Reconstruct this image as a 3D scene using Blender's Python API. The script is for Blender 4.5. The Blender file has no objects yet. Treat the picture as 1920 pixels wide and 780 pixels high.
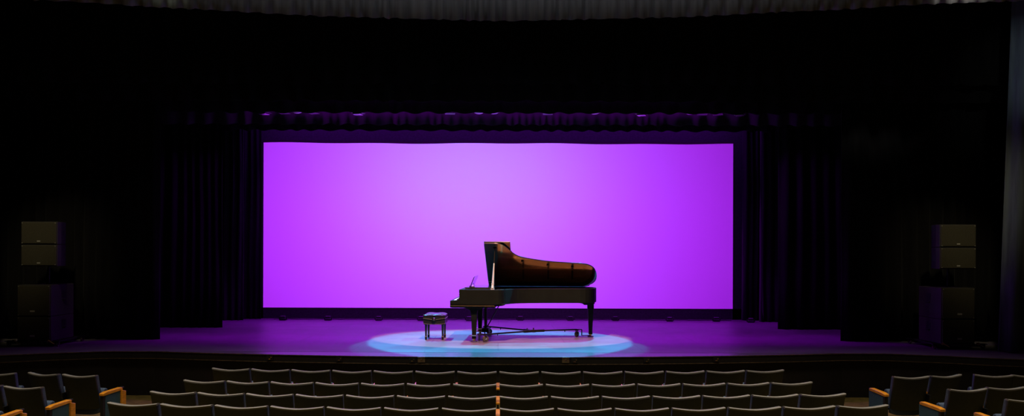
import bpy, bmesh, math, random
from mathutils import Vector, Matrix
random.seed(7)
C = bpy.context.scene.collection
PI = math.pi; R = math.radians
# world: x right, y away from the camera (metres), z=0 stage floor. camera above the stalls.
CAM_Z = 1.635; F = 1500.0; CX = 934.5; CY = 475.0

# ------------------------------------------------------------------ materials
MATS = {}
def mat(name, col, rough=.5, metal=0., coat=0., noise=0., nscale=8., bump=0., bscale=60., sheen=0., trans=0., spec=.5, stretch=None, col2=None):
    if name in MATS: return MATS[name]
    m = bpy.data.materials.new(name); m.use_nodes = True
    nt = m.node_tree; b = nt.nodes['Principled BSDF']
    b.inputs['Base Color'].default_value = (*col, 1); b.inputs['Roughness'].default_value = rough
    b.inputs['Metallic'].default_value = metal; b.inputs['Coat Weight'].default_value = coat
    b.inputs['Coat Roughness'].default_value = .05; b.inputs['Sheen Weight'].default_value = sheen
    b.inputs['Transmission Weight'].default_value = trans; b.inputs['Specular IOR Level'].default_value = spec
    tc = nt.nodes.new('ShaderNodeTexCoord'); mp = nt.nodes.new('ShaderNodeMapping')
    nt.links.new(tc.outputs['Object'], mp.inputs['Vector'])
    if stretch: mp.inputs['Scale'].default_value = stretch
    nz = nt.nodes.new('ShaderNodeTexNoise'); nz.inputs['Scale'].default_value = nscale; nz.inputs['Detail'].default_value = 5
    nt.links.new(mp.outputs['Vector'], nz.inputs['Vector'])
    cr = nt.nodes.new('ShaderNodeValToRGB')
    c2 = col2 if col2 else tuple(c*(1-noise) for c in col)
    cr.color_ramp.elements[0].color = (*c2, 1); cr.color_ramp.elements[1].color = (*[min(1, c*(1+noise*.5)) for c in col], 1)
    cr.color_ramp.elements[0].position = .3; cr.color_ramp.elements[1].position = .7
    nt.links.new(nz.outputs['Fac'], cr.inputs['Fac']); nt.links.new(cr.outputs['Color'], b.inputs['Base Color'])
    if bump:
        n2 = nt.nodes.new('ShaderNodeTexNoise'); n2.inputs['Scale'].default_value = bscale
        nt.links.new(tc.outputs['Object'], n2.inputs['Vector'])
        bp = nt.nodes.new('ShaderNodeBump'); bp.inputs['Strength'].default_value = bump; bp.inputs['Distance'].default_value = .01
        nt.links.new(n2.outputs['Fac'], bp.inputs['Height']); nt.links.new(bp.outputs['Normal'], b.inputs['Normal'])
    MATS[name] = m; return m

M_lacquer = mat('black_lacquer', (.010,.010,.008), .16, coat=.5, noise=.2, spec=.6)
M_satin = mat('satin_black_case', (.005,.008,.004), .55, noise=.3, nscale=5, bump=.05, spec=.2)
M_brass = mat('brass', (.75,.52,.20), .25, 1., noise=.1)
M_chrome = mat('chrome', (.75,.75,.72), .18, 1., noise=.1)
M_plate = mat('gilt_iron_plate', (.80,.47,.19), .42, .25, noise=.15, nscale=12)
M_board = mat('spruce_soundboard', (.60,.33,.13), .45, noise=.3, nscale=6, stretch=(1,14,1))
M_felt = mat('black_felt', (.01,.01,.01), .9, noise=.2)
M_ivory = mat('ivory_key', (.75,.72,.62), .3, noise=.05)
M_leather = mat('black_leather', (.014,.014,.013), .27, coat=.25, noise=.3, bump=.2, bscale=90)
M_leather_p = mat('leather_piping', (.10,.09,.07), .35, coat=.3, noise=.2)
M_iron = mat('black_iron', (.012,.012,.012), .4, .3, noise=.3)
M_rubber = mat('grey_rubber', (.09,.08,.07), .6, noise=.3)
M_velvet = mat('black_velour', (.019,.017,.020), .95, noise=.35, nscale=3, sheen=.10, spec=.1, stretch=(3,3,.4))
M_velvet_shaded = mat('shaded_black_velour', (.008,.0075,.008), .95, noise=.3, nscale=3, sheen=.03, spec=.05, stretch=(3,3,.4))  # same velour made darker: shade painted into the colour
M_mask = mat('black_masking_cloth', (.040,.036,.045), .9, noise=.25, nscale=20, bump=.3, bscale=120, spec=.2)
M_blue = mat('blue_grey_curtain', (.10,.125,.17), .9, noise=.25, nscale=4, sheen=.2, spec=.2, stretch=(5,5,.3))
M_grey = mat('grey_valance', (.17,.17,.175), .9, noise=.25, nscale=4, sheen=.2, spec=.2, stretch=(5,5,.3))
M_shell = mat('dark_seat_shell', (.020,.027,.034), .5, noise=.2, nscale=30, spec=.4)
M_lit_top = mat('painted_lit_seat_top', (.19,.185,.18), .55, noise=.15, nscale=30)  # pale colour paints the light falling on the seat tops
M_fabric = mat('blue_seat_fabric', (.075,.115,.20), .85, noise=.3, nscale=60, bump=.3, bscale=300, spec=.3)
M_panel = mat('teal_end_panel_fabric', (.04,.10,.14), .8, noise=.25, nscale=60, bump=.2, bscale=300, spec=.3)
M_wood = mat('varnished_orange_wood', (.88,.34,.025), .32, coat=.4, noise=.35, nscale=6, stretch=(10,1.5,10))
M_metal = mat('black_painted_metal', (.010,.010,.012), .5, noise=.2)
M_spk = mat('black_textured_cabinet', (.030,.028,.026), .6, noise=.3, nscale=80, bump=.3, bscale=300)
M_grille = mat('perforated_grille', (.060,.055,.035), .55, .2, noise=.3, nscale=60, bump=.4, bscale=500)
M_badge = mat('silver_badge', (.55,.55,.50), .4, .3, noise=.1)
M_stage = mat('stage_floor_paint', (.135,.125,.135), .42, noise=.22, nscale=1.6, col2=(.10,.09,.10), spec=.5)
M_apron = mat('apron_gloss_paint', (.12,.11,.12), .30, noise=.12, nscale=3, spec=.5)
M_fascia = mat('fascia_paint', (.009,.006,.005), .7, noise=.3, nscale=5)
M_lip = mat('lip_edge_strip', (.13,.085,.045), .5, noise=.7, nscale=9, stretch=(2,1,1))
M_carpet = mat('aisle_carpet', (.19,.14,.03), .95, noise=.5, nscale=9, bump=.5, bscale=200)
M_wall = mat('dark_wall_paint', (.015,.013,.012), .85, noise=.2)
M_glass = mat('smoked_acrylic', (.45,.30,.5), .05, trans=.85, noise=.05)
M_lens = mat('lens_glass', (.5,.45,.55), .12, .2, coat=.6, noise=.1)

# ------------------------------------------------------------------ helpers
class MB:
    def __init__(s): s.v = []; s.f = []
    def add(s, vs, fs):
        n = len(s.v); s.v += [tuple(v) for v in vs]; s.f += [tuple(i+n for i in f) for f in fs]; return s
    def box(s, c, d, rot=None):
        hx, hy, hz = d[0]/2, d[1]/2, d[2]/2
        vs = [Vector((x, y, z)) for x in (-hx, hx) for y in (-hy, hy) for z in (-hz, hz)]
        if rot is not None: vs = [rot @ v for v in vs]
        vs = [v + Vector(c) for v in vs]
        return s.add(vs, [(0,1,3,2),(4,6,7,5),(0,4,5,1),(2,3,7,6),(0,2,6,4),(1,5,7,3)])
    def frus(s, c0, d0, c1, d1):      # tapered box: rectangle d0 at c0 up to d1 at c1
        vs = []
        for c, d in ((c0, d0), (c1, d1)):
            for sx, sy in ((-1,-1),(1,-1),(1,1),(-1,1)): vs.append((c[0]+sx*d[0]/2, c[1]+sy*d[1]/2, c[2]))
        return s.add(vs, [(3,2,1,0),(4,5,6,7),(0,1,5,4),(1,2,6,5),(2,3,7,6),(3,0,4,7)])
    def prism(s, poly, z0, z1, f=None):   # poly (a,b) extruded; f maps (a,b,t)->point
        f = f or (lambda a, b, t: (a, b, t)); n = len(poly)
        vs = [f(a, b, z0) for a, b in poly] + [f(a, b, z1) for a, b in poly]
        fs = [tuple(reversed(range(n))), tuple(range(n, 2*n))] + [(i, (i+1) % n, n+(i+1) % n, n+i) for i in range(n)]
        return s.add(vs, fs)
    def cyl(s, a, b, r, r2=None, n=14):
        a = Vector(a); b = Vector(b); r2 = r if r2 is None else r2
        z = (b-a).normalized(); x = z.orthogonal().normalized(); y = z.cross(x)
        vs = []
        for p, q in ((a, r), (b, r2)):
            for i in range(n):
                t = 2*PI*i/n; vs.append(p + (x*math.cos(t) + y*math.sin(t))*q)
        return s.add(vs, [tuple(reversed(range(n))), tuple(range(n, 2*n))] + [(i, (i+1) % n, n+(i+1) % n, n+i) for i in range(n)])
    def tube(s, pts, r, n=8):
        for a, b in zip(pts[:-1], pts[1:]): s.cyl(a, b, r, n=n)
        return s
    def lathe(s, prof, c, axis='z', n=20):  # prof (r,h)
        vs = []; k = len(prof)
        for r_, h in prof:
            for i in range(n):
                t = 2*PI*i/n; a, b = r_*math.cos(t), r_*math.sin(t)
                p = {'z': (a, b, h), 'x': (h, a, b), 'y': (a, h, b)}[axis]
                vs.append(Vector(p)+Vector(c))
        fs = [(j*n+i, j*n+(i+1) % n, (j+1)*n+(i+1) % n, (j+1)*n+i) for j in range(k-1) for i in range(n)]
        fs += [tuple(reversed(range(n))), tuple(range((k-1)*n, k*n))]
        return s.add(vs, fs)
    def grid(s, rows):
        n = len(rows[0]); vs = [p for r_ in rows for p in r_]
        return s.add(vs, [(j*n+i, j*n+i+1, (j+1)*n+i+1, (j+1)*n+i) for j in range(len(rows)-1) for i in range(n-1)])
    def build(s, name, m, parent=None, bevel=0., smooth=False, segs=2, solid=0.):
        me = bpy.data.meshes.new(name); me.from_pydata(s.v, [], s.f)
        bm = bmesh.new(); bm.from_mesh(me); bmesh.ops.recalc_face_normals(bm, faces=bm.faces); bm.to_mesh(me); bm.free()
        me.materials.append(m)
        o = bpy.data.objects.new(name, me); C.objects.link(o)
        if smooth:
            for p in me.polygons: p.use_smooth = True
        if solid:
            sm = o.modifiers.new('thick', 'SOLIDIFY'); sm.thickness = solid; sm.offset = 0
        if bevel:
            bv = o.modifiers.new('bevel', 'BEVEL'); bv.width = bevel; bv.segments = segs; bv.limit_method = 'ANGLE'; bv.angle_limit = R(35)
        if parent: o.parent = parent
        return o
def tag(o, label=None, cat=None, group=None, kind=None):
    if label: o['label'] = label
    if cat: o['category'] = cat
    if group: o['group'] = group
    if kind: o['kind'] = kind
    return o
def empty(name, loc=(0,0,0), rz=0., label=None, cat=None, group=None):
    o = bpy.data.objects.new(name, None); C.objects.link(o); o.location = loc; o.rotation_euler = (0,0,rz)
    o.empty_display_size = .1
    return tag(o, label, cat, group)
def copy_tree(o, parent=None):
    c = o.copy(); C.objects.link(c)
    if parent: c.parent = parent
    for ch in [x for x in list(C.objects) if x.parent == o]: copy_tree(ch, c)
    return c
def interp(tab, x):
    x = abs(x)
    if x <= tab[0][0]: return tab[0][1]
    for (a, p), (b, q) in zip(tab[:-1], tab[1:]):
        if x <= b: t = (x-a)/(b-a); t = t*t*(3-2*t)*.35+t*.65; return p+(q-p)*t
    return tab[-1][1]

# ------------------------------------------------------------------ room shell
G = [(0,13.19),(5.6,13.22),(6.4,13.22),(7.1,13.0),(8.0,12.62),(10.6,11.4)]
def apron(x): return 12.62 + .0185*x*x
def front(x): return min(interp(G, x), apron(x)) if abs(x) < 6 else interp(G, x)
XS = [-10.6 + 21.2*i/160 for i in range(161)]
FLOOR_B = -.735

stage = MB()
poly = [(x, interp(G, x)) for x in XS] + [(10.6, 27), (-10.6, 27)]
stage.prism(poly, -.115, 0)
so = stage.build('stage_floor', M_stage); tag(so, kind='structure')
# board seams worked into the stage paint
nt = M_stage.node_tree; bs = nt.nodes['Principled BSDF']
src = bs.inputs['Base Color'].links[0].from_socket
geo = nt.nodes.new('ShaderNodeNewGeometry'); br = nt.nodes.new('ShaderNodeTexBrick')
br.inputs['Scale'].default_value = 1.0; br.inputs['Brick Width'].default_value = 2.44; br.inputs['Row Height'].default_value = 1.22
br.inputs['Mortar Size'].default_value = .006; br.inputs['Mortar Smooth'].default_value = .3
br.inputs['Color1'].default_value = (1,1,1,1); br.inputs['Color2'].default_value = (.90,.92,.95,1); br.inputs['Mortar'].default_value = (.35,.35,.35,1)
nt.links.new(geo.outputs['Position'], br.inputs['Vector'])
mx = nt.nodes.new('ShaderNodeMix'); mx.data_type = 'RGBA'; mx.blend_type = 'MULTIPLY'; mx.inputs['Factor'].default_value = 1
nt.links.new(src, mx.inputs[6]); nt.links.new(br.outputs['Color'], mx.inputs[7]); nt.links.new(mx.outputs[2], bs.inputs['Base Color'])

ax = [x for x in XS if apron(x) < interp(G, x)-.03]
ap = MB(); ap.prism([(x, apron(x)) for x in ax] + [(x, interp(G, x)-.018) for x in reversed(ax)], -.115, -.001)
tag(ap.build('stage_apron', M_apron), kind='structure')
# thin worn edge strips: top nosing and lower bead of the lip
for nm, z, off in (('trim_1', -.006, -.006), ('trim_2', -.118, -.010)):
    t = MB(); pts = [(x, front(x)+off, z) for x in XS]
    t.grid([[(x, y-.006, z-.004) for x, y, z in pts], [(x, y-.006, z+.004) for x, y, z in pts], [(x, y+.01, z+.004) for x, y, z in pts]])
    tag(t.build(nm, M_lip, solid=.003), kind='structure')
f = MB(); f.grid([[(x, front(x)+.004, 0-.01) for x in XS], [(x, front(x)+.004, -.115) for x in XS]])
tag(f.build('stage_lip', M_fascia, solid=.012), kind='structure')
f = MB(); f.grid([[(x, front(x)+.06, -.115) for x in XS], [(x, front(x)+.06, -.80) for x in XS]])
tag(f.build('stage_fascia', M_fascia, solid=.02), kind='structure')
f = MB(); f.grid([[(x, front(x)+.045, -.66) for x in XS], [(x, front(x)+.045, -.78) for x in XS]])
tag(f.build('baseboard_stage', M_metal, solid=.015), kind='structure')
# stalls floor (slightly raked)
def floor_z(y):
    tab = [(-4,-.35),(4,-.55),(7.8,-.672),(8.8,-.730),(9.8,-.753),(10.8,-.748),(13.6,-.735)]
    if y <= tab[0][0]: return tab[0][1]
    for (a, p), (b, q) in zip(tab[:-1], tab[1:]):
        if y <= b: return p+(q-p)*(y-a)/(b-a)
    return tab[-1][1]
ys = [-4,0,4,6,7.8,8.8,9.8,10.8,12,13.35]
f = MB(); f.grid([[(x, y, floor_z(y)) for x in (-10.6,-5,0,5,10.6)] for y in ys]); 
fl = f.build('floor', M_carpet, solid=.0); tag(fl, kind='structure')
def wall(name, c, d, m=M_wall): return tag(MB().box(c, d).build(name, m), kind='structure')
wall('wall_left', (-10.7, 11.5, 4.2), (.2, 31.4, 10.4)); wall('wall_right', (10.7, 11.5, 4.2), (.2, 31.4, 10.4))
wall('wall_back', (0, 27.1, 4.2), (21.6, .2, 10.4)); wall('wall_front', (0, -4.1, 4.2), (21.6, .2, 10.4))
wall('ceiling', (0, 11.5, 9.5), (21.6, 31.4, .2))

# ------------------------------------------------------------------ drapes
def path_pts(path, step):
    out = []; acc = 0
    for (x0,y0),(x1,y1) in zip(path[:-1], path[1:]):
        L = math.hypot(x1-x0, y1-y0); n = max(1, int(L/step))
        for i in range(n):
            t = i/n; out.append((x0+(x1-x0)*t, y0+(y1-y0)*t, acc+L*t, -(y1-y0)/L, (x1-x0)/L))
        acc += L
    x0,y0 = path[-2]; x1,y1 = path[-1]; L = math.hypot(x1-x0, y1-y0)
    out.append((x1, y1, acc, -(y1-y0)/L, (x1-x0)/L)); return out
def drape(name, path, z0, z1, m, amp=.05, wl=.22, hem=.012, lean=0., flare=.0, step=.03, rows=7, seed=1, sharp=1.):
    rnd = random.Random(seed); pts = path_pts(path, step); total = pts[-1][2]
    ph = []; s = 0
    while s < total+wl*2: ph.append((s, rnd.uniform(.55,1.25))); s += wl*rnd.uniform(.65,1.35)
    def fold(q, z):
        for i in range(len(ph)-1):
            a, A = ph[i]; b, B = ph[i+1]
            if q <= b:
                t = (q-a)/(b-a); k = math.cos(2*PI*t); k = math.copysign(abs(k)**sharp, k)
                return (A+(B-A)*t)*k
        return 0
    rws = []
    for j in range(rows+1):
        t = j/rows; z = z0+(z1-z0)*t; row = []
        for (x, y, q, nx, ny) in pts:
            w = fold(q + .02*math.sin(q*3+z*1.3), z)*amp*(1-.35*t)
            zz = z + (hem*fold(q, 0) if j == 0 else 0)
            row.append((x+nx*w+lean*t*(z1-z0) , y+ny*w+flare*t, zz))
        rws.append(row)
    return MB().grid(rws).build(name, m, smooth=True, solid=.012)
def L(o, label, cat, group=None): return tag(o, label, cat, group)

# main house valance
VAL = [(0,13.1),(2.7,12.88),(5,12.48),(6.5,12.15),(8.0,11.95),(10.4,11.6)]
vp = [(x, interp(VAL, x)) for x in [-10.3+20.6*i/60 for i in range(61)]]
L(drape('valance_curtain', vp, 5.44, 8.9, M_grey, .055, .26, .022, seed=3, sharp=.7), 'pale grey pleated valance with scalloped hem along the top of the photo', 'curtain')
BORD = [(14.2, 4.645, 'black border curtain hanging directly behind the pleated valance'),
        (14.6, 4.409, 'black border curtain hanging second behind the pleated valance'),
        (15.9, 4.423, 'black border curtain whose hem hides the row of hanging stage lights'),
        (17.0, 4.366, 'purple-lit border curtain just behind the row of hanging stage lights'),
        (18.9, 4.530, 'black border curtain hanging lowest and closest to the purple screen')]
for i, (y, z, lb) in enumerate(BORD):
    L(drape('border_curtain', [(-9.6, y), (9.6, y)], z, 8.6 - (.6 if i > 2 else 0), M_velvet if i == 3 else M_velvet_shaded, .035, .42, .026, seed=11+i), lb, 'curtain', 'black borders above the stage')
# legs
LEGS = [(-1, 15.02, -9.9, -6.36, .05, 'wide black leg curtain behind the left speaker stack'),
        (-1, 17.4, -9.4, -6.00, .07, 'second black leg curtain in from the left speaker stack'),
        (-1, 19.3, -8.6, -6.16, .07, 'narrow black leg curtain just left of the curtain beside the screen'),
        (-1, 19.72, -8.2, -5.84, .06, 'purple-tinged pleated curtain touching the left edge of the screen'),
        (1, 15.05, 6.46, 9.9, .05, 'wide black leg curtain behind the right speaker stack'),
        (1, 17.4, 6.10, 9.4, .07, 'second black leg curtain in from the right speaker stack'),
        (1, 19.3, 6.32, 8.6, .07, 'narrow black leg curtain just right of the curtain beside the screen'),
        (1, 19.72, 6.02, 8.2, .06, 'purple-tinged pleated curtain beside the right edge of the screen')]
for i, (sd, y, x0, x1, amp, lb) in enumerate(LEGS):
    L(drape('leg_curtain', [(x0, y), (x1, y)], .002, 7.6, M_velvet if y > 19 else M_velvet_shaded, amp, .24 if y < 19 else .17, 0, seed=31+i, sharp=.8), lb, 'curtain', 'black leg curtains at the stage sides')
# blue-grey house curtain bunched at both sides
o = drape('house_curtain', [(8.42, 13.42), (10.2, 13.0)], .02, 8.2, M_blue, .10, .34, 0, lean=.035, seed=5, sharp=.6)
L(o, 'blue-grey house curtain bunched at the far right of the stage', 'curtain', 'house curtains')
o = drape('house_curtain', [(-10.2, 13.0), (-8.42, 13.42)], .02, 8.2, M_blue, .10, .34, 0, lean=-.035, seed=6, sharp=.6)
L(o, 'blue-grey house curtain, a sliver at the far left edge of the stage', 'curtain', 'house curtains')

# ------------------------------------------------------------------ screen with masking surround
SY = 19.94; SX0, SX1, SZ0, SZ1 = -5.86, 5.845, .268, 4.375
sc = empty('projection_screen', (0, SY, 0), 0, 'large purple back-lit screen behind the piano, framed by black masking', 'screen')
m = bpy.data.materials.new('rear_lit_screen_cloth'); m.use_nodes = True; nt = m.node_tree
nt.nodes.remove(nt.nodes['Principled BSDF']); out = nt.nodes['Material Output']
tr = nt.nodes.new('ShaderNodeBsdfTranslucent'); df = nt.nodes.new('ShaderNodeBsdfDiffuse'); mixs = nt.nodes.new('ShaderNodeMixShader')
nzz = nt.nodes.new('ShaderNodeTexNoise'); nzz.inputs['Scale'].default_value = .5
rr = nt.nodes.new('ShaderNodeValToRGB'); rr.color_ramp.elements[0].color = (.86,.86,.86,1); rr.color_ramp.elements[1].color = (.9,.9,.9,1)
nt.links.new(nzz.outputs['Fac'], rr.inputs['Fac']); nt.links.new(rr.outputs['Color'], tr.inputs['Color'])
df.inputs['Color'].default_value = (.5,.5,.5,1); mixs.inputs['Fac'].default_value = .12
nt.links.new(tr.outputs[0], mixs.inputs[1]); nt.links.new(df.outputs[0], mixs.inputs[2]); nt.links.new(mixs.outputs[0], out.inputs['Surface'])
n = 60
top = [(SX0+(SX1-SX0)*i/n, 0, SZ1+.008*math.sin(i*.55)+.008*math.sin(i*.21+1)) for i in range(n+1)]
MB().grid([[(x, 0, SZ0) for x, _, _ in top], top]).build('screen_cloth', m, sc)
k = MB()
k.box((0, .02, SZ0/2), (19, .03, SZ0)).box((SX0-2.0, .02, 3.5), (4.0, .03, 7)).box((SX1+2.0, .02, 3.5), (4.0, .03, 7))
k.build('masking_cloth', M_mask, sc)
k = MB(); w0 = [(x, .012, z) for x, _, z in top]; k.grid([w0, [(x, .012, 7) for x, _, _ in top]]); k.build('top_masking', M_mask, sc, solid=.02)
k = MB(); w0 = [(x, -.012, z-.004) for x, _, z in top]; k.grid([w0, [(x, -.012, z+.045) for x, _, z in top]])
k.build('hem_tape', mat('brown_webbing', (.03,.022,.016), .8, noise=.3), sc, solid=.012)

# ------------------------------------------------------------------ grand piano
LU = 2.76; W = 1.54; ROT = R(-3.5)
p = empty('grand_piano', (-.885, 14.70, 0), ROT, 'black concert grand piano with raised lid standing in the spotlight', 'piano')
RT = .968; RB = .692
BENT = [(.82,0),(.92,.02),(1.0,.11),(1.06,.22),(1.14,.37),(1.24,.46),(1.42,.53),(1.8,.63),(2.2,.675),(2.48,.70),(2.60,.76),(2.68,.86),(2.73,1.02),(2.745,1.2),(2.72,1.36),(2.64,1.47),(2.5,1.54)]
def smooth_poly(pts, it=2):
    for _ in range(it):
        q = [pts[0]]
        for a, b in zip(pts[:-1], pts[1:]):
            q += [(a[0]*.75+b[0]*.25, a[1]*.75+b[1]*.25), (a[0]*.25+b[0]*.75, a[1]*.25+b[1]*.75)]
        q.append(pts[-1]); pts = q
    return pts
bent = smooth_poly(BENT, 1)
outer = [(.17,0)] + bent + [(.17, W)]
def inset(poly, d):
    n = len(poly); res = []
    for i in range(n):
        a = Vector(poly[i-1]); b = Vector(poly[i]); c = Vector(poly[(i+1) % n])
        n1 = Vector((-(b-a).y, (b-a).x)).normalized(); n2 = Vector((-(c-b).y, (c-b).x)).normalized()
        m_ = (n1+n2); m_ = m_/max(.4, m_.length_squared/1.0)*1.0 if m_.length_squared < .4 else m_/(m_.length_squared)*2
        q = b+m_*d; res.append((q.x, q.y))
    return res
inner = inset(outer, .055)
rim = MB(); n = len(outer)
vs = [(a,b,RB) for a,b in outer]+[(a,b,RT) for a,b in outer]+[(a,b,RB) for a,b in inner]+[(a,b,RT) for a,b in inner]
fs = []
for i in range(n):
    j = (i+1) % n
    if i == n-1: 
        # keyboard end: lower wall only (keys above)
        pass
    fs += [(i,j,n+j,n+i),(2*n+i,3*n+i,3*n+j,2*n+j),(n+i,n+j,3*n+j,3*n+i),(i,2*n+i,2*n+j,j)]
rim.add(vs, fs)
ro = rim.build('rim', M_satin, p, bevel=.006, smooth=False)
MB().prism(inset(outer, .05), RB+.02, RB+.06).build('bottom_board', M_satin, p)
MB().prism([q for q in inset(outer, .056) if q[0] > .0], .84, .855).build('soundboard', M_board, p)
# plate: rim band + struts
pl = MB(); i1 = inset(outer, .06); i2 = inset(outer, .17); n = len(i1)
vs = [(a,b,.875) for a,b in i1]+[(a,b,.893) for a,b in i1]+[(a,b,.875) for a,b in i2]+[(a,b,.893) for a,b in i2]; fs = []
for i in range(n):
    j = (i+1) % n; fs += [(i,j,n+j,n+i),(2*n+i,3*n+i,3*n+j,2*n+j),(n+i,n+j,3*n+j,3*n+i),(i,2*n+i,2*n+j,j)]
pl.add(vs, fs)
pl.box((.74, W/2, .888), (.30, W-.14, .02))
for v0, v1, u1 in ((.36,.66,1.40),(.62,.86,2.1),(.92,1.02,2.45),(1.16,1.18,2.52)):
    a = Vector((.8, v0, .91)); b = Vector((u1, v1, .91)); ang = math.atan2(v1-v0, u1-.8)
    pl.box((a+b)/2, ((b-a).length, .03, .05), Matrix.Rotation(ang, 3, 'Z'))
pl.build('iron_plate', M_plate, p, bevel=.003)
st = MB()
for i in range(70):
    v0 = .13+1.3*i/69; u1 = max(u for u, v in bent if v <= v0-.10 or u < .93) - .10
    if u1 > .86: st.cyl((.82, v0, .902), (u1, v0, .902), .0016, n=4)
tag(st.build('strings', M_chrome, p), kind='stuff')
for u0, v0 in ((1.30,.60),(1.80,.74),(2.28,.80)):
    MB().box((u0, (v0+1.4)/2, .925), (.035, 1.4-v0, .012)).build('lid_streak_bar', M_felt, p)  # dark bars added so the lid mirrors dark streaks
# key end: cheeks (arms) with scrolled profile, keybed, fallboard, keys
prof = [(.165,RT),(.165,.905),(.178,.895),(.165,.88),(.165,.86),(.185,.845),(.185,.83),(.155,.815),(.155,.79),(.13,.772),(.0,.764),(.0,.70),(.30,.70),(.30,RT)]
for nm, v0, v1 in (('treble_arm', -.002, .10), ('bass_arm', W-.10, W+.002)):
    MB().prism(prof, v0, v1, lambda a, b, t: (a, t, b)).build('key_arm', M_satin, p, bevel=.004)
kb = MB(); kb.box((.41, W/2, .672), (.82, W-.01, .075)); kb.box((.43, W/2, .645), (.80, W-.04, .03)); kb.build('keybed', M_satin, p, bevel=.006)
kb = MB(); kb.box((.415, -.005, .668), (.82, .012, .004)); kb.box((-.004, W/2, .668), (.01, W, .006)); kb.build('keybed_moulding', M_brass, p, bevel=.002)
MB().box((.035, W/2, .745), (.04, W-.19, .05)).build('key_slip', M_satin, p, bevel=.004)
kk = MB()
for i in range(52): kk.box((.12, .125+i*(W-.25)/51.5+.008, .755), (.14, (W-.25)/52-.0012, .025))
kk.build('white_keys', M_ivory, p)
kk = MB()
for i in range(51):
    if i % 7 not in (2, 6): kk.box((.15, .125+(i+1)*(W-.25)/51.5-.004, .775), (.09, .011, .018))
kk.build('black_keys', M_lacquer, p)
MB().prism([(.19,.765),(.21,.96),(.235,.965),(.235,.765)], .10, W-.10, lambda a,b,t: (a,t,b)).build('fallboard', M_lacquer, p, bevel=.004)
# music shelf + desk
MB().box((.52, W*.56, RT+.018), (.56, W-.42, .022)).build('music_shelf', M_lacquer, p, bevel=.003)
ds = MB(); a0 = R(68)
fdesk = lambda a, b, t: (.33+b*math.cos(a0)+t*math.sin(a0), a, RT+.032+b*math.sin(a0)-t*math.cos(a0))
ds.prism([(.36,0),(1.20,0),(1.20,.19),(1.14,.215),(.42,.215),(.36,.19)], 0, .008, fdesk); dk = ds.build('music_desk', M_glass, p, bevel=.002)
e = MB(); e.prism([(.345,-.005),(.362,-.005),(.362,.20),(.345,.20)], -.003, .011, fdesk); e.prism([(.345,-.01),(1.21,-.01),(1.21,.006),(.345,.006)], -.004, .02, fdesk); e.build('desk_frame', M_lacquer, dk)
e = MB(); e.cyl((.33,.40,RT+.035),(.42,.40,RT+.035),.006); e.box((.335,.37,RT+.042),(.03,.03,.024)); e.cyl((.37,.38,RT+.04),(.40,.42,RT+.1),.004); e.build('desk_hinge', M_chrome, dk)
# lid
AL = R(33.0); HZ = RT-.006
fl_ = lambda a, b, t: (a, W+.012 - b*math.cos(AL) + t*math.sin(AL), HZ + b*math.sin(AL) + t*math.cos(AL))
lidb = [(u, W+.012-(v-.012)) for u, v in bent]   # w = distance from the hinge
lidp = [(.60, 0.0), (.60, W+.024)] + [(.84, W+.024)] + lidb[1:-1]
# rounded tail corner near hinge
lidp = [(.60,0),(.60,W+.024),(.80,W+.024)]+[(u+.012, max(w,0)) for u, w in lidb[1:]] 
lidp = [q for q in lidp if not (q[1] < .05 and q[0] > 2.4)] + [(2.63,.05),(2.54,.008),(2.42,0)]
MB().prism(lidp, 0, .024, fl_).build('lid', mat('lid_lacquer', (.012,.009,.006), .13, coat=.8, noise=.1, spec=.9), p, bevel=.004)
MB().prism([(.60,.02),(1.09,.02),(1.09,W+.03),(.60,W+.03)], .028, .052, fl_).build('folded_front_lid', M_lacquer, p, bevel=.005)
b_ = MB(); b_.cyl(fl_(.6,.1,.026), fl_(.6,W-.05,.026), .006); b_.build('lid_hinge', M_brass, p)
for u0 in (1.30, 1.79, 2.26):
    wv = W - interp(sorted(bent), u0) - .07
    MB().prism([(u0-.022,wv-.03),(u0+.022,wv-.03),(u0+.022,wv),(u0-.022,wv)], -.014, 0, fl_).build('lid_bumper', M_felt, p)
for u0 in (1.1, 1.66, 2.22):
    MB().cyl((u0-.04,W+.012,RT+.006),(u0+.04,W+.012,RT+.006),.007).build('hinge', M_brass, p)
# prop stick
pb = Vector((.775,.07,RT)); pt = Vector(fl_(.80, 1.42, -.004))
pr = MB(); mid = pb.lerp(pt, .63); pr.cyl(pb, pb+Vector((0,0,.02)), .038, .034); 
pr.cyl(pb+Vector((0,0,.02)), pb.lerp(pt,.12), .026, .022); pr.cyl(pb.lerp(pt,.12), pb.lerp(pt,.14), .028, .028); pr.cyl(pb.lerp(pt,.14), mid, .022, .011)
ps = pr.build('prop_stick', mat('pale_prop_paint', (.36,.37,.31), .4, .2, noise=.1), p)
MB().cyl(mid, pt, .011, .010).build('prop_tip', M_lacquer, ps)
MB().prism([(.77,1.38),(.83,1.38),(.83,1.43),(.77,1.43)], -.012, 0, fl_).build('prop_cup', M_felt, p)
MB().cyl((1.0,.07,RT-.005),(1.0,.07,RT+.012),.009).build('lid_pin', M_chrome, p)
# under-case beams and tail block
t = MB(); t.prism([(1.02,RB+.01),(.86,RB+.01),(.83,.66),(.95,.668),(1.0,.682)], .05, W-.08, lambda a,b,t: (a,t,b)); t.build('case_scroll', M_satin, p, bevel=.003)
t = MB(); t.prism([(2.38,RB+.01),(2.70,RB+.01),(2.70,.665),(2.64,.64),(2.50,.64),(2.46,.668),(2.38,.682)], .93, 1.42, lambda a,b,t: (a,t,b)); t.build('tail_block', M_satin, p, bevel=.003)
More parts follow.
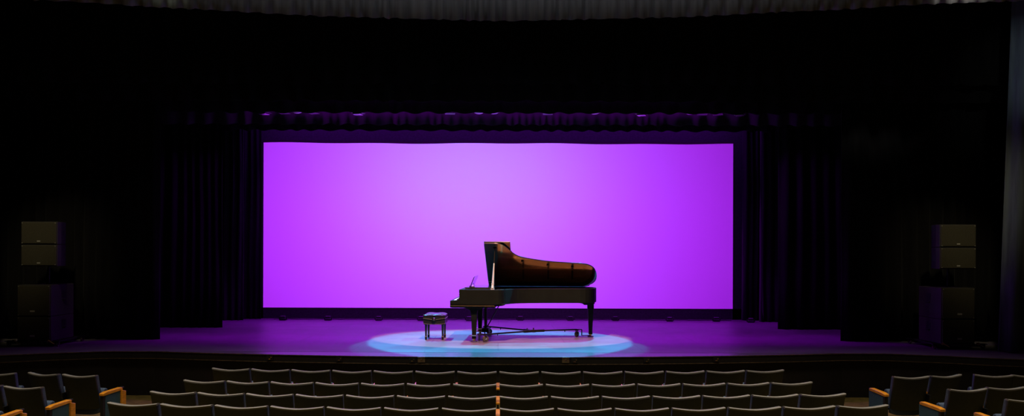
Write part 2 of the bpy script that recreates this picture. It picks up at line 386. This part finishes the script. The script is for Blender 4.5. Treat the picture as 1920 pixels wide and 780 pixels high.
# legs
def leg(u, v, zt, half, brackets):
    g = MB(); g.frus((u, v, .055), (.066,.066), (u, v, zt-.10), (.108,.108)); g.box((u, v, zt-.045), (.125,.125,.09)); g.box((u, v, zt-.10), (.118,.118,.012)); g.box((u, v, .085), (.075,.075,.06))
    if brackets:
        for sx in (-1, 1):
            pf = [(0,0),(0,-.115)] + [(.05+.095*(1-math.cos(a)), -.115+.095*math.sin(a)) for a in [R(x) for x in (0,20,40,60,80,90)]] + [(.17,0)]
            g.prism([(u+sx*a, zt+b) for a, b in pf], v-.03, v+.03, lambda a,b,t: (a,t,b))
        g.box((u, v, zt+.004), (.36,.13,.02))
    lo = g.build('leg', M_satin, p, bevel=.005)
    MB().cyl((u, v, .022), (u, v, .056), .026).build('ferrule', M_brass, lo)
    return lo
leg(.435, .11, .632, 0, True); leg(.435, W-.11, .632, 0, True)
leg(2.63, 1.15, .645, 0, False)
for v in (.11, W-.11):
    MB().box((.42, v, .118), (.125,.10,.022)).build('leg_clamp', M_chrome, p, bevel=.003)
# pedal lyre
ly = MB(); 
for v in (-.075,.075): ly.frus((.60, W/2+v, .20), (.045,.03), (.60, W/2+v, .63), (.05,.045))
ly.box((.60, W/2, .165), (.13,.34,.075)); ly.box((.60, W/2, .62), (.16,.30,.03)); lo = ly.build('pedal_lyre', M_satin, p, bevel=.004)
for v in (-.09,0,.09): MB().box((.50, W/2+v, .135), (.16,.03,.012)).build('pedal', M_brass, lo, bevel=.003)
MB().cyl((.63, W/2+.08, .22), (.86, W/2+.08, .64), .009).cyl((.63, W/2-.08, .22), (.86, W/2-.08, .64), .009).build('lyre_brace', M_iron, lo)

# piano truck carrying the legs
tk = empty('piano_dolly', (-.885, 14.70, 0), ROT, 'three-armed wheeled piano dolly on casters under the grand piano', 'dolly')
hub = Vector((1.52, .74, .150))
ends = [Vector((.60, .10, .135)), Vector((.60, W-.12, .165)), Vector((2.36, 1.10, .150))]
feet = [Vector((.435,.11,0)), Vector((.435,W-.11,0)), Vector((2.63,1.15,0))]
def bar(g, a, b, w, h):
    a = Vector(a); b = Vector(b); dd = b-a; q = dd.to_track_quat('X', 'Z').to_matrix(); g.box((a+b)/2, (dd.length, w, h), q)
g = MB(); g.cyl(hub-Vector((0,0,.025)), hub+Vector((0,0,.025)), .06)
for a in range(3): bar(g, hub, hub+(ends[a]-hub).normalized()*.22, .06, .045)
g.cyl(hub+Vector((-.12,-.04,.02)), hub+Vector((-.12,-.04,.055)), .01); g.cyl(hub+Vector((.0,0,.02)), hub+Vector((0,0,.06)), .012)
g.build('hub', M_iron, tk, bevel=.004)
for a, (e_, ft) in enumerate(zip(ends, feet)):
    g = MB(); bar(g, hub, e_, .034, .028)
    k_ = hub.lerp(e_, .72); g.cyl(k_-Vector((0,0,.04)), k_, .008)
    g.build('arm', M_iron, tk, bevel=.003)
    g = MB(); dr = (ft-e_); dr.z = 0; L_ = dr.length; dr.normalize()
    q1 = e_+dr*.10; bar(g, e_, q1, .03, .016)
    if a == 2:
        g.box((q1.x, q1.y, .09), (.02,.04,.12)); bar(g, Vector((q1.x, q1.y, .034)), Vector((ft.x, ft.y, .034)), .06, .012)
    else:
        g.box((q1.x-dr.x*.03, q1.y-dr.y*.03, .08), (.02,.08,.12))
    g.frus((ft.x, ft.y, .012), (.12,.12), (ft.x, ft.y, .022), (.11,.11))
    g.build('leg_cup', M_iron, tk, bevel=.002)
    # caster
    sd = Vector((.05,-.03,0)) if a == 0 else (Vector((.02,.03,0)) if a == 1 else Vector((-.0,-.02,0)))
    wc = Vector((e_.x, e_.y, .062))+sd
    ax_ = Vector((.45,-.9,0)).normalized() if a == 0 else Vector((.8,-.6,0)).normalized() if a == 2 else Vector((.3,-.95,0)).normalized()
    g = MB(); side = ax_
    for s_ in (-1,1): bar(g, wc+side*.024*s_, wc+side*.024*s_+Vector((0,0,.07)), .04, .005)
    g.cyl((wc.x,wc.y,.128),(wc.x,wc.y,e_.z-.005),.035); cst = g.build('caster', M_iron, tk)
    MB().cyl(wc-side*.017, wc+side*.017, .058, n=24).build('wheel', M_rubber, cst, bevel=.006)
    MB().cyl(wc-side*.026, wc+side*.026, .020).build('axle', M_chrome, cst)

# ------------------------------------------------------------------ piano bench
bn = empty('piano_bench', (-1.205, 15.05, 0), R(-2), 'black tufted leather piano bench left of the grand piano', 'bench')
BW, BD, z0, z1 = .405, .50, .375, .475
def cush_z(x, y):
    a = abs(math.sin(PI*(x/BW+.5)*2))*abs(math.sin(PI*(y/BD+.0)*3)); ed = min(1, (BW/2-abs(x))/.05)*min(1, (BD/2-abs(y))/.05)
    return z1-.012+ .018*math.sqrt(max(0,ed)) + .014*a*max(0,min(1,ed*1.5))
nx_, ny_ = 32, 40; rows = []
for j in range(ny_+1):
    y = -BD/2+BD*j/ny_; rows.append([(-BW/2+BW*i/nx_, y+BD/2, cush_z(-BW/2+BW*i/nx_, y)) for i in range(nx_+1)])
cu = MB(); cu.grid(rows)
loop = [rows[0][i] for i in range(nx_+1)] + [rows[j][nx_] for j in range(1, ny_+1)] + [rows[ny_][i] for i in range(nx_-1,-1,-1)] + [rows[j][0] for j in range(ny_-1,0,-1)]
lp = loop+[loop[0]]; cxm, cym = 0, BD/2
def off(pp, k, z): return (cxm+(pp[0]-cxm)*k, cym+(pp[1]-cym)*k, z)
cu.grid([lp, [off(q,1.015,z1-.045) for q in lp], [off(q,1.0,.385) for q in lp], [off(q,1.012,.35) for q in lp], [off(q,1.0,.305) for q in lp]])
co = cu.build('cushion', M_leather, bn, smooth=True)
fr = MB(); fr.box((0, BD/2, .315), (BW-.01, BD-.01, .05)); fr.build('apron_frame', M_lacquer, bn, bevel=.006)
def yfront(x): return -.010
pp_ = MB(); pp_.tube([( -BW/2, -.008, .405),(-.10,-.012,.395),(-.03,-.014,.385),(.03,-.014,.385),(.10,-.012,.395),(BW/2,-.008,.408)], .005)
pp_.tube([(-BW/2,-.006,.468),(-.12,-.01,.486),(-.02,-.01,.470),(.0,-.012,.462),(.02,-.01,.470),(.12,-.01,.486),(BW/2,-.006,.468)], .005)
pp_.tube([(-BW/2,-.006,.312),(-.1,-.01,.300),(.1,-.01,.300),(BW/2,-.006,.312)], .004)
for sx in (-1,1): pp_.tube([(sx*(BW/2+.004), 0, .405), (sx*(BW/2+.006), BD, .405)], .004)
pp_.build('piping', M_leather_p, bn)
for sy in (0,):
    k_ = MB(); k_.lathe([(.0,-.045),(.022,-.043),(.034,-.03),(.034,-.018),(.012,-.012),(.012,0)], (0,-.005,.392), 'y'); kn = k_.build('height_knob', M_lacquer, bn, smooth=True)
    MB().lathe([(0,-.052),(.012,-.05),(.014,-.044)], (0,-.005,.392), 'y').build('knob_cap', M_brass, kn)
btn = MB()
for i in (-1,0,1):
    for j in range(1,4): btn.lathe([(.008,0),(.007,.004),(.0,.006)], (i*BW/4, BD*j/4, z1-.006), 'z', 10)
btn.build('tuft_buttons', M_leather, bn)
for sx in (-1,1):
    for y in (.045, BD-.045):
        g = MB(); x = sx*(BW/2-.045); g.frus((x, y, .04), (.032,.032), (x, y, .31), (.045,.045)); lo = g.build('leg', M_lacquer, bn, bevel=.003)
        MB().frus((x,y,.055),(.042,.042),(x,y,.068),(.044,.044)).build('ferrule', M_brass, lo)
        MB().frus((x,y,.0),(.034,.034),(x,y,.055),(.04,.04)).build('foot', M_iron, lo)

# ------------------------------------------------------------------ floor uplights along the screen foot
def floor_light(x, y, rz, label, first=[None]):
    if first[0] is None:
        o = empty('floor_light', (x,y,0), rz)
        MB().box((0,0,.012),(.15,.12,.02)).build('base', M_iron, o, bevel=.004)
        MB().prism([(-.065,.05),(.065,.05),(.055,.10),(-.055,.10)], -.045, .045, lambda a,b,t: (a,t,b)).build('housing', M_iron, o, bevel=.004)
        MB().box((0,0,.103),(.095,.075,.006)).build('lens', M_lens, o)
        g = MB()
        g.prism([(-.098,.02),(-.098,.09),(-.074,.09),(-.074,.035),(.074,.035),(.074,.09),(.098,.09),(.098,.02)], -.012, .012, lambda a,b,t: (a,t,b))
        g.build('bracket', M_iron, o)
        first[0] = o
    else:
        o = copy_tree(first[0]); o.location = (x,y,0); o.rotation_euler = (0,0,rz)
    tag(o, label, 'stage light', 'small lights along the foot of the screen')
FLX = [531,615.5,710.5,790,880,976,1070,1154,1256,1343.5,1402]
FLL = ['leftmost of the small floor lights along the foot of the screen',
 'second small floor light from the left at the foot of the screen',
 'third small floor light from the left at the foot of the screen',
 'small floor light seen just left of the piano bench',
 'small floor light partly hidden behind the front piano leg',
 'small floor light seen under the middle of the piano',
 'small floor light seen just left of the rear piano leg',
 'small floor light just right of the piano tail',
 'third small floor light from the right at the foot of the screen',
 'small floor light just inside the right corner of the screen',
 'small floor light under the curtain right of the screen, rightmost']
for i, (x, lb) in enumerate(zip(FLX, FLL)):
    y = 19.35 if i not in (5,6,7) else 19.5
    floor_light((x-CX)*y/F, y if i < 10 else 19.1, random.uniform(-.15,.15), lb)
cb = MB(); cp = []
for i in range(90):
    x = -5.5+11.2*i/89; cp.append((x, 19.62+.05*math.sin(i*.9)+.03*math.sin(i*2.3), .008+.006*abs(math.sin(i*1.7))))
L(cb.tube(cp, .009, 6).build('power_cable', M_metal), 'thin black cable lying along the foot of the screen', 'cable')

# ------------------------------------------------------------------ hanging stage lights on a batten
bt = MB().cyl((-7.6,16.35,4.955),(7.6,16.35,4.955),.024); L(bt.build('lighting_batten', M_iron), 'black pipe batten carrying the hanging stage lights', 'pipe')
HL = [(494,218,'a'),(532,216,'b'),(556,214,'c'),(586,214,'b'),(670,215,'a'),(843,214,'b'),(897,212,'c'),(925,213,'c'),(1026,213,'b'),(1114,213,'c'),(1202,215,'a'),(1294,217,'c'),(1316,217,'b'),(1345,223,'b'),(1386,226,'a')]
def par(kind):
    o = empty('stage_light')
    if kind == 'a':      # boxy profile unit, two-prong yoke
        MB().box((0,0,-.06),(.24,.24,.24)).build('body', M_iron, o, bevel=.01)
        MB().box((0,-.0,-.195),(.16,.16,.03)).box((.02,-.13,-.14),(.14,.02,.05)).build('lens_frame', M_chrome, o, bevel=.004)
    elif kind == 'b':
        MB().lathe([(.05,.16),(.085,.10),(.095,-.10),(.105,-.17)], (0,0,0), 'z').build('body', M_iron, o)
        MB().box((.0,0,-.178),(.20,.20,.012)).build('lens_frame', M_iron, o)
    else:
        MB().lathe([(.04,.18),(.10,.10),(.115,-.12),(.125,-.15)], (0,0,0), 'z').build('body', M_iron, o)
        MB().lathe([(.10,-.150),(.085,-.172),(.04,-.186),(.0,-.19)], (0,0,0), 'z').build('lens', M_lens, o, smooth=True)
    g = MB(); g.tube([(-.13,0,0),(-.13,0,.22),(.13,0,.22),(.13,0,0)], .01)
    g.box((0,0,.26),(.05,.05,.08)); g.build('yoke', M_iron, o)
    return o
protos = {}
ordn = ['first','second','third','fourth','fifth','sixth','seventh','eighth','ninth','tenth','eleventh','twelfth','thirteenth','fourteenth','fifteenth']
for i, (x, y, k) in enumerate(HL):
    if k not in protos: o = par(k); protos[k] = o
    else: o = copy_tree(protos[k])
    yy = 16.35; zb = CAM_Z+(CY-(y+3))*yy/F
    o.location = ((x-CX)*yy/F, yy, 4.668); o.rotation_euler = (0, 0, random.uniform(-.5,.5))
    kind = {'a':'boxy hanging stage light','b':'black cylindrical hanging stage light','c':'round-lensed hanging stage light'}[k]
    frm = ordn[i]+' from the left' if i < 8 else ordn[14-i]+' from the right'
    tag(o, kind+' above the screen, '+frm+' on the batten', 'stage light', 'stage lights hanging above the screen')

# ------------------------------------------------------------------ speaker stacks
def cabinet(name, w, dpt, h, loc, mirror, sub, label, group):
    o = empty(name, loc, 0, label, 'speaker', group); s_ = mirror
    if sub: MB().box((0, dpt/2, h/2), (w, dpt, h)).build('cabinet', M_spk, o, bevel=.008)
    else:
        MB().prism([(-w/2,0),(w/2,0),(w/2-.0,.12),(w/2-.08,dpt),(-w/2+.08,dpt),(-w/2,.12)], 0, h).build('cabinet', M_spk, o, bevel=.008)
    MB().box((0,-.008,h/2),(w-.03,.02,h-.03)).build('grille', M_grille, o, bevel=.006)
    MB().box((.0 if not sub else .02*s_,-.021, .055 if not sub else .09),(.055 if not sub else .08,.005,.02 if not sub else .028)).build('badge', M_badge, o)
    g = MB()
    if sub:
        for sd in (-1,1):
            g.box((sd*(w/2+.001), dpt*.55, h*.68),(.006,.14,.12)); g.cyl((sd*(w/2+.012), dpt*.55-.05, h*.5),(sd*(w/2+.012), dpt*.55+.05, h*.5),.012)
    else:
        for sd in (-1,1): g.box((sd*(w/2-.04), dpt*.5, h*.5),(.03,.12,.10))
    g.build('handle', M_metal, o)
    g = MB()
    for a in (-1,1):
        for b in (.01, h-.01): g.cyl((a*(w/2-.03),-.022,b+(.015 if b<.1 else -.015)),(a*(w/2-.03),-.016,b+(.015 if b<.1 else -.015)),.006)
    g.build('screws', M_badge, o)
    return o
for sd, nm, xs, xt in ((-1,'left',-8.04,-7.955),(1,'right',7.965,7.96)):
    y0 = 13.86
    dl = empty('speaker_dolly', (xs, y0, 0), 0, 'low wheeled dolly under the '+nm+' speaker stack', 'dolly', 'dollies under the speaker stacks')
    MB().box((0,.38,.072),(.72,.84,.022)).box((0,-.05,.072),(.80,.05,.045)).box((0,.81,.072),(.72,.05,.045)).build('platform', M_metal, dl, bevel=.006)
    for cx_ in (-.42,.42):
        for cy_ in (-.02,.80):
            g = MB(); g.box((cx_,cy_,.092),(.10,.10,.012)); g.box((cx_-.026,cy_,.06),(.006,.05,.06)); g.box((cx_+.026,cy_,.06),(.006,.05,.06)); cs = g.build('caster', M_iron, dl)
            MB().cyl((cx_-.016,cy_,.042),(cx_+.016,cy_,.042),.042,n=20).build('wheel', M_rubber, cs, bevel=.004)
            MB().cyl((cx_-.03,cy_,.042),(cx_+.03,cy_,.042),.012).build('axle', M_brass, cs)
    for cx_ in (-.3,.3):
        MB().cyl((cx_,-.085,.11),(cx_+.10,-.10,.05),.012).box((cx_,-.08,.10),(.05,.02,.04)).build('latch', M_brass, dl, bevel=.003)
    lo = 'lower of the two large bass speakers in the '+nm+' stack, standing on the dolly'
    up = 'upper of the two large bass speakers in the '+nm+' stack'
    cabinet('bass_speaker', .585, .74, .425, (xs, y0, .09), sd, True, lo, 'bass speakers')
    cabinet('bass_speaker', .585, .74, .545, (xs, y0, .518), sd, True, up, 'bass speakers')
    po = MB().cyl((xt, y0+.30, 1.064), (xt, y0+.30, 1.385), .019); po.lathe([(.05,1.064),(.05,1.072),(.03,1.085),(.02,1.09)], (xt,y0+.30,0)); 
    L(po.build('speaker_pole', M_iron), 'short black pole between bass and raised speakers of the '+nm+' stack', 'pole', 'speaker poles')
    cabinet('pole_speaker', .63, .42, .374, (xt, y0, 1.388), sd, False, 'lower of the two raised box speakers above the '+nm+' bass speakers', 'raised speakers')
    cabinet('pole_speaker', .63, .42, .394, (xt, y0, 1.766), sd, False, 'topmost box speaker of the '+nm+' stack, dull yellow sheen on its grille', 'raised speakers')

# ------------------------------------------------------------------ lip fittings
PK = [(507,'s','small brass socket on the stage lip, leftmost'),(637,'s','small brass socket on the stage lip below the left end of the light pool'),
      (774,'s','small brass socket on the stage lip, left of the brass hinged plate'),(791,'p','brass hinged plate on the stage lip below the bench'),
      (1061,'p','brass hinged plate on the stage lip below the piano tail'),(1078,'s','small brass socket on the stage lip, right of the brass hinged plate'),
      (1213,'s','small brass socket on the stage lip just past the light pool'),(1343,'s','small brass socket on the stage lip, rightmost')]
pk = {}
for x, k, lb in PK:
    X = (x-CX)*12.72/F; Y = front(X)
    X = (x-CX)*Y/F
    if k not in pk:
        o = empty('lip_socket' if k == 's' else 'lip_hinge_plate')
        if k == 's':
            MB().box((0,-.004,-.055),(.10,.008,.075)).build('plate', M_metal, o)
            MB().box((0,-.012,-.072),(.034,.01,.013)).box((.023,-.012,-.045),(.015,.01,.016)).build('catch', M_brass, o, bevel=.002)
        else:
            MB().box((0,-.004,-.053),(.115,.01,.075)).build('plate', mat('tarnished_brass', (.22,.15,.09), .5, .5, noise=.3), o, bevel=.002)
            MB().box((0,-.010,-.006),(.115,.02,.012)).build('hinge', M_brass, o, bevel=.002)
            g = MB(); g.lathe([(.009,-.003),(.017,-.003),(.017,0),(.009,0)], (0,-.010,-.040), 'y'); g.build('ring', M_brass, o)
        pk[k] = o
    else: o = copy_tree(pk[k])
    o.location = (X, Y-.016, 0); tag(o, lb, 'fitting', 'brass sockets on the stage lip' if k == 's' else 'hinged plates on the stage lip')

# ------------------------------------------------------------------ theatre seats
ST = .80     # top corner height
def seat_proto(w, endpanel=None):
    """x right, y toward the stage, origin on the floor under the top of the back"""
    o = empty('theater_seat')
    hw = w/2
    def back(x, z, t):    # t: 0 rear face .. 1 front ; reclined plane with slight sideways curve
        k = (ST-z); y = k*.27 + .03*(x/hw)**2
        return (x, y+t, z)
    def topz(x): return ST-.022*(1-abs(x/hw)**1.6)
    zb = .27; n = 14
    def sheet(t0, t1, ztrim, zlow, mm, name, inset_=0.):
        xs_ = [-(hw-inset_)+2*(hw-inset_)*i/n for i in range(n+1)]
        g = MB(); m_ = 8; rear = []; frt = []
        for j in range(m_+1):
            t = j/m_
            rr_ = [];ff = []
            for x in xs_:
                zt = topz(x)-ztrim; lo_ = zlow+.03*(abs(x/hw)**4); z = lo_+(zt-lo_)*t
                narrow = 1-.045*(1-t); bulge = 0
                a = back(x*narrow, z, t0); b = back(x*narrow, z, t1)
                rr_.append((a[0], a[1]-(0 if t > .1 or t0>.01 else .03*(1-t/.1)), a[2])); ff.append(b)
            rear.append(rr_); frt.append(ff)
        N = n+1; vs = [q for r_ in rear for q in r_]+[q for r_ in frt for q in r_]; K = N*(m_+1); fs = []
        for j in range(m_):
            for i in range(n):
                fs += [(j*N+i, j*N+i+1, (j+1)*N+i+1, (j+1)*N+i), (K+j*N+i, K+(j+1)*N+i, K+(j+1)*N+i+1, K+j*N+i+1)]
            fs += [(j*N, (j+1)*N, K+(j+1)*N, K+j*N), (j*N+n, K+j*N+n, K+(j+1)*N+n, (j+1)*N+n)]
        for i in range(n):
            fs += [(i, K+i, K+i+1, i+1), (m_*N+i, m_*N+i+1, K+m_*N+i+1, K+m_*N+i)]
        return g.add(vs, fs).build(name, mm, o, bevel=.006, segs=2)
    sheet(0, .030, 0, zb, M_shell, 'back_shell')
    sheet(.031, .085, .003, zb+.06, M_fabric, 'back_cushion', .006)
    nt_ = 18; A = []
    for i in range(nt_+1):
        x = -hw+2*hw*i/nt_; zt = topz(x); A.append((x, zt))
    rows_ = []
    for t0, dz in ((-.003,-.014),(-.003,.001),(.008,.006),(.050,.004),(.059,-.001),(.059,-.014),(-.003,-.014)):
        rows_.append([(back(x, zt, 0)[0], back(x, zt, 0)[1]+t0, zt+dz) for x, zt in A])
    g = MB(); g.grid(rows_); k0 = len(rows_)-1; N_ = nt_+1
    g.f.append(tuple(j*N_ for j in range(k0))); g.f.append(tuple(j*N_+nt_ for j in range(k0)))
    g.build('painted_lit_top', M_lit_top, o)  # strip added to stand in for the lit fabric top
    # tipped-up seat
    g = MB(); f2 = lambda a, b, t: (t, a, b)
    pf = [(.215,.33),(.30,.31),(.345,.36),(.345,.54),(.325,.585),(.285,.600),(.25,.585),(.225,.53)]
    g.prism(pf, -hw+.025, hw-.025, f2); g.build('tip_up_seat', M_fabric, o, bevel=.015, segs=3)
    return o
def arm_parts(o, x, M, ext=.0):
    a = MB(); f2 = lambda aa, b, t: (t, aa, b)
    a.prism([(.03+ext,.552),(.40,.568),(.405,.590),(.38,.598),(.10+ext,.588),(.03+ext,.578)], x-.026, x+.026, f2); a.build('armrest', M_wood, o, bevel=.006)
    s_ = MB(); s_.prism([(.10,.0),(.36,.0),(.36,.02),(.28,.05),(.27,.30),(.37,.53),(.37,.566),(.05,.552),(.05,.50),(.16,.30),(.15,.05),(.10,.02)], x-.012, x+.012, f2)
    s_.build('standard', M_metal, o)
def end_parts(o, x, sd, post):
    f2 = lambda aa, b, t: (t, aa, b)
    a = MB(); a.prism([(-.01,.545),(.38,.562),(.385,.590),(.36,.600),(.06,.590),(-.01,.577)], x-.033, x+.033, f2); a.build('armrest', M_wood, o, bevel=.006)
    s_ = MB(); s_.prism([(.04,.06),(.40 if not post else .34,.06),(.40 if not post else .34,.563),(.04,.546)], x-.026, x+.026, f2); s_.build('end_panel', M_panel, o, bevel=.005)
    s_ = MB(); s_.prism([(.0,.0),(.38,.0),(.38,.06),(.04,.06),(.045,.547),(.0,.545)], x-.022, x+.022, f2); s_.build('standard', M_metal, o)
    if post:
        q = MB(); q.prism([(.345,.0),(.43,.0),(.43,.545),(.345,.570)], x-.034+sd*.016, x+.034+sd*.016, f2); q.build('end_post', M_wood, o, bevel=.005)
        MB().box((x, .40, .592),(.05,.045,.02)).build('arm_cap', M_metal, o, bevel=.005)
sp = {}
def place_seat(key, maker, loc, rz, label, group):
    if key not in sp: o = maker(); sp[key] = o
    else: o = copy_tree(sp[key])
    o.location = loc; o.rotation_euler = (0,0,rz); tag(o, label, 'seat', group); return o
def mk_center(last):
    def f_():
        o = seat_proto(.530); arm_parts(o, -.2845, M_wood)
        if last: arm_parts(o, .2845, M_wood)
        return o
    return f_
rowsC = [(10.77,.034,'front'),(9.77,.027,'second'),(8.80,.051,'third'),(7.81,.109,'nearest')]
odn = ['first','second','third','fourth','fifth','sixth','seventh']
for y0, zt, nm in rowsC:
    RR = 31.0; pitch = .5695
    for i in range(14):
        sarc = (i-6.5)*pitch; th = sarc/RR; X = RR*math.sin(th); Y = y0+RR*(1-math.cos(th))
        side = 'left' if i < 7 else 'right'; kx = i if i < 7 else 13-i
        pos = ('end seat at the '+side+' aisle') if kx == 0 else odn[kx]+' from the '+side+' end'
        place_seat('C'+str(i == 13), mk_center(i == 13), (X, Y, zt-ST), th, 'dark blue-grey theatre seat, middle block, '+nm+' row, '+pos, 'theatre seats in the middle block')
def mk_side(end):
    def f_():
        o = seat_proto(.475)
        if end == 'R': end_parts(o, -.36, -1, False); arm_parts(o, .26, M_wood, .12)
        elif end == 'L': end_parts(o, .36, 1, True); arm_parts(o, -.26, M_wood, .12)
        elif end == 'r': arm_parts(o, .26, M_wood, .12)
        else: arm_parts(o, -.26, M_wood, .12)
        return o
    return f_
SD = [('R', 5.43,10.46,.035, 3,'right block, front row, at the aisle with wooden armrest','right'),
      ('r', 5.96,10.57,.037,15,'right block, front row, second from the aisle','right'),
      ('r', 6.60,10.62,.035,-9,'right block, front row, past the small gap','right'),
      ('r', 7.10,10.62,.035,-2,'right block, front row, cut by the right edge','right'),
      ('R', 5.61, 9.49,.035, 7,'right block, second row, at the aisle with wooden armrest','right'),
      ('r', 6.15, 9.62,.035, 5,'right block, second row, cut by the right edge','right'),
      ('R', 5.74, 8.60,.075, 3,'right block, third row, bottom right corner','right'),
      ('L',-5.46,10.37,.035,-10,'left block, front row, at the aisle with wooden end post','left'),
      ('l',-6.00,10.48,.037,-17,'left block, front row, second from the aisle','left'),
      ('l',-6.61,10.50,.035, 3,'left block, front row, cut by the left edge','left'),
      ('L',-5.64, 9.44,.035,-7,'left block, second row, at the aisle with wooden end post','left'),
      ('l',-6.19, 9.55,.035,-6,'left block, second row, mostly outside the left edge','left'),
      ('L',-5.72, 8.58,.075,-3,'left block, third row, armrest showing in bottom left corner','left')]
for key, x, y, zt, rz, lb, side in SD:
    place_seat(key, mk_side(key), (x, y, zt-ST), R(rz), 'dark blue-grey theatre seat, '+lb, 'theatre seats in the '+side+' block')

# ------------------------------------------------------------------ lights
def spot(name, loc, tgt, energy, col, size, blend=.1, rad=.05):
    l = bpy.data.lights.new(name, 'SPOT'); l.energy = energy; l.color = col; l.spot_size = R(size); l.spot_blend = blend; l.shadow_soft_size = rad
    o = bpy.data.objects.new(name, l); C.objects.link(o); o.location = loc
    o.rotation_euler = (Vector(tgt)-Vector(loc)).to_track_quat('-Z','Y').to_euler(); return o
def area(name, loc, tgt, energy, col, sx, sy, spread=180):
    l = bpy.data.lights.new(name, 'AREA'); l.shape = 'RECTANGLE'; l.size = sx; l.size_y = sy; l.energy = energy; l.color = col; l.spread = R(spread)
    o = bpy.data.objects.new(name, l); C.objects.link(o); o.location = loc
    o.rotation_euler = (Vector(tgt)-Vector(loc)).to_track_quat('-Z','Y').to_euler(); return o
PUR = (.47, .0, 1.0)
# behind the screen
area('screen_backlight', (-.9, 26.3, 2.6), (-.9, 19.9, 2.5), 1020, (.47,.0,1.0), 12.0, 3.0)
area('screen_backlight_core', (-.7, 23.4, 3.5), (-.7, 19.9, 3.2), 82, (.0,.55,1.0), 4.0, .6)
# stage wash between the borders
area('stage_wash', (0, 16.25, 5.6), (0, 16.35, 0), 560, PUR, 9.0, .3, 150)
area('stage_wash', (0, 15.3, 5.4), (0, 14.6, 0), 110, PUR, 8.0, .2, 120)
area('stage_wash', (0, 18.0, 5.2), (0, 19.94, .2), 60, PUR, 10.5, .2, 60)  # added fill aimed at the masking below the screen
area('cyc_light', (0, 19.36, 5.6), (0, 19.40, 0), 135, (.36,0,1.0), 11.6, .2, 160)
# pools on the piano
spot('pool_left', (-2.2, 16.88, 4.62), (-.36, 15.0, 0), 3200, (.0,.56,.9), 46, .05)
spot('pool_right', (2.3, 16.88, 4.62), (.42, 15.0, 0), 3200, (.0,.56,.9), 46, .05)
o = spot('pool_front', (.0, 12.35, 6.1), (.05, 15.3, 0), 4000, (1.0,.50,.34), 27, .08); o.scale = (1.56, 1, 1)
# house lights, plus added fills for the valance and right curtain
area('house_light', (0, 8.8, 8.8), (0, 8.9, 0), 290, (1.0,.84,.62), 13, 2.5, 60)
for sx in (-1, 1):
    spot('house_side_light', (sx*6.2, 9.0, 8.2), (sx*8.0, 13.9, 2.4), 850, (1.0,.84,.5), 18, 1, .2)
spot('valance_light', (-5.3, 10.0, 6.6), (-5.2, 12.4, 5.85), 110, (.9,1.0,.75), 20, 1, .1)
spot('valance_light', (7.0, 9.9, 6.6), (7.0, 12.1, 5.85), 460, (1.0,.95,.88), 30, 1, .1)
area('valance_light', (0, 10.3, 7.4), (0, 13.1, 6.0), 16, (.85,.88,1.0), 12, .3, 70)  # added soft cool fill, turns the valance centre neutral grey
spot('curtain_fill', (7.3, 9.8, 5.1), (8.7, 13.2, 4.75), 75, (.88,1.0,.92), 30, 1, .15)  # added spot that brightens the right house curtain, no fixture modelled
w = bpy.data.worlds.new('World'); bpy.context.scene.world = w; w.use_nodes = True
w.node_tree.nodes['Background'].inputs[0].default_value = (.01,.01,.012,1); w.node_tree.nodes['Background'].inputs[1].default_value = .2

# ------------------------------------------------------------------ camera
cd = bpy.data.cameras.new('camera'); cam = bpy.data.objects.new('camera', cd); C.objects.link(cam)
cd.sensor_width = 36; cd.lens = 36*F/1920; cd.shift_x = (960-CX)/1920; cd.shift_y = (CY-390)/1920
cam.matrix_world = Matrix.Translation((0,0,CAM_Z)) @ (Matrix.Rotation(R(90), 4, 'X') @ Matrix.Rotation(R(.18), 4, 'Z'))
cd.clip_start = .05
S = bpy.context.scene; S.camera = cam
S.view_settings.view_transform = 'Standard'; S.view_settings.look = 'None'; S.view_settings.exposure = 0; S.view_settings.gamma = 1; S.view_settings.use_curve_mapping = False
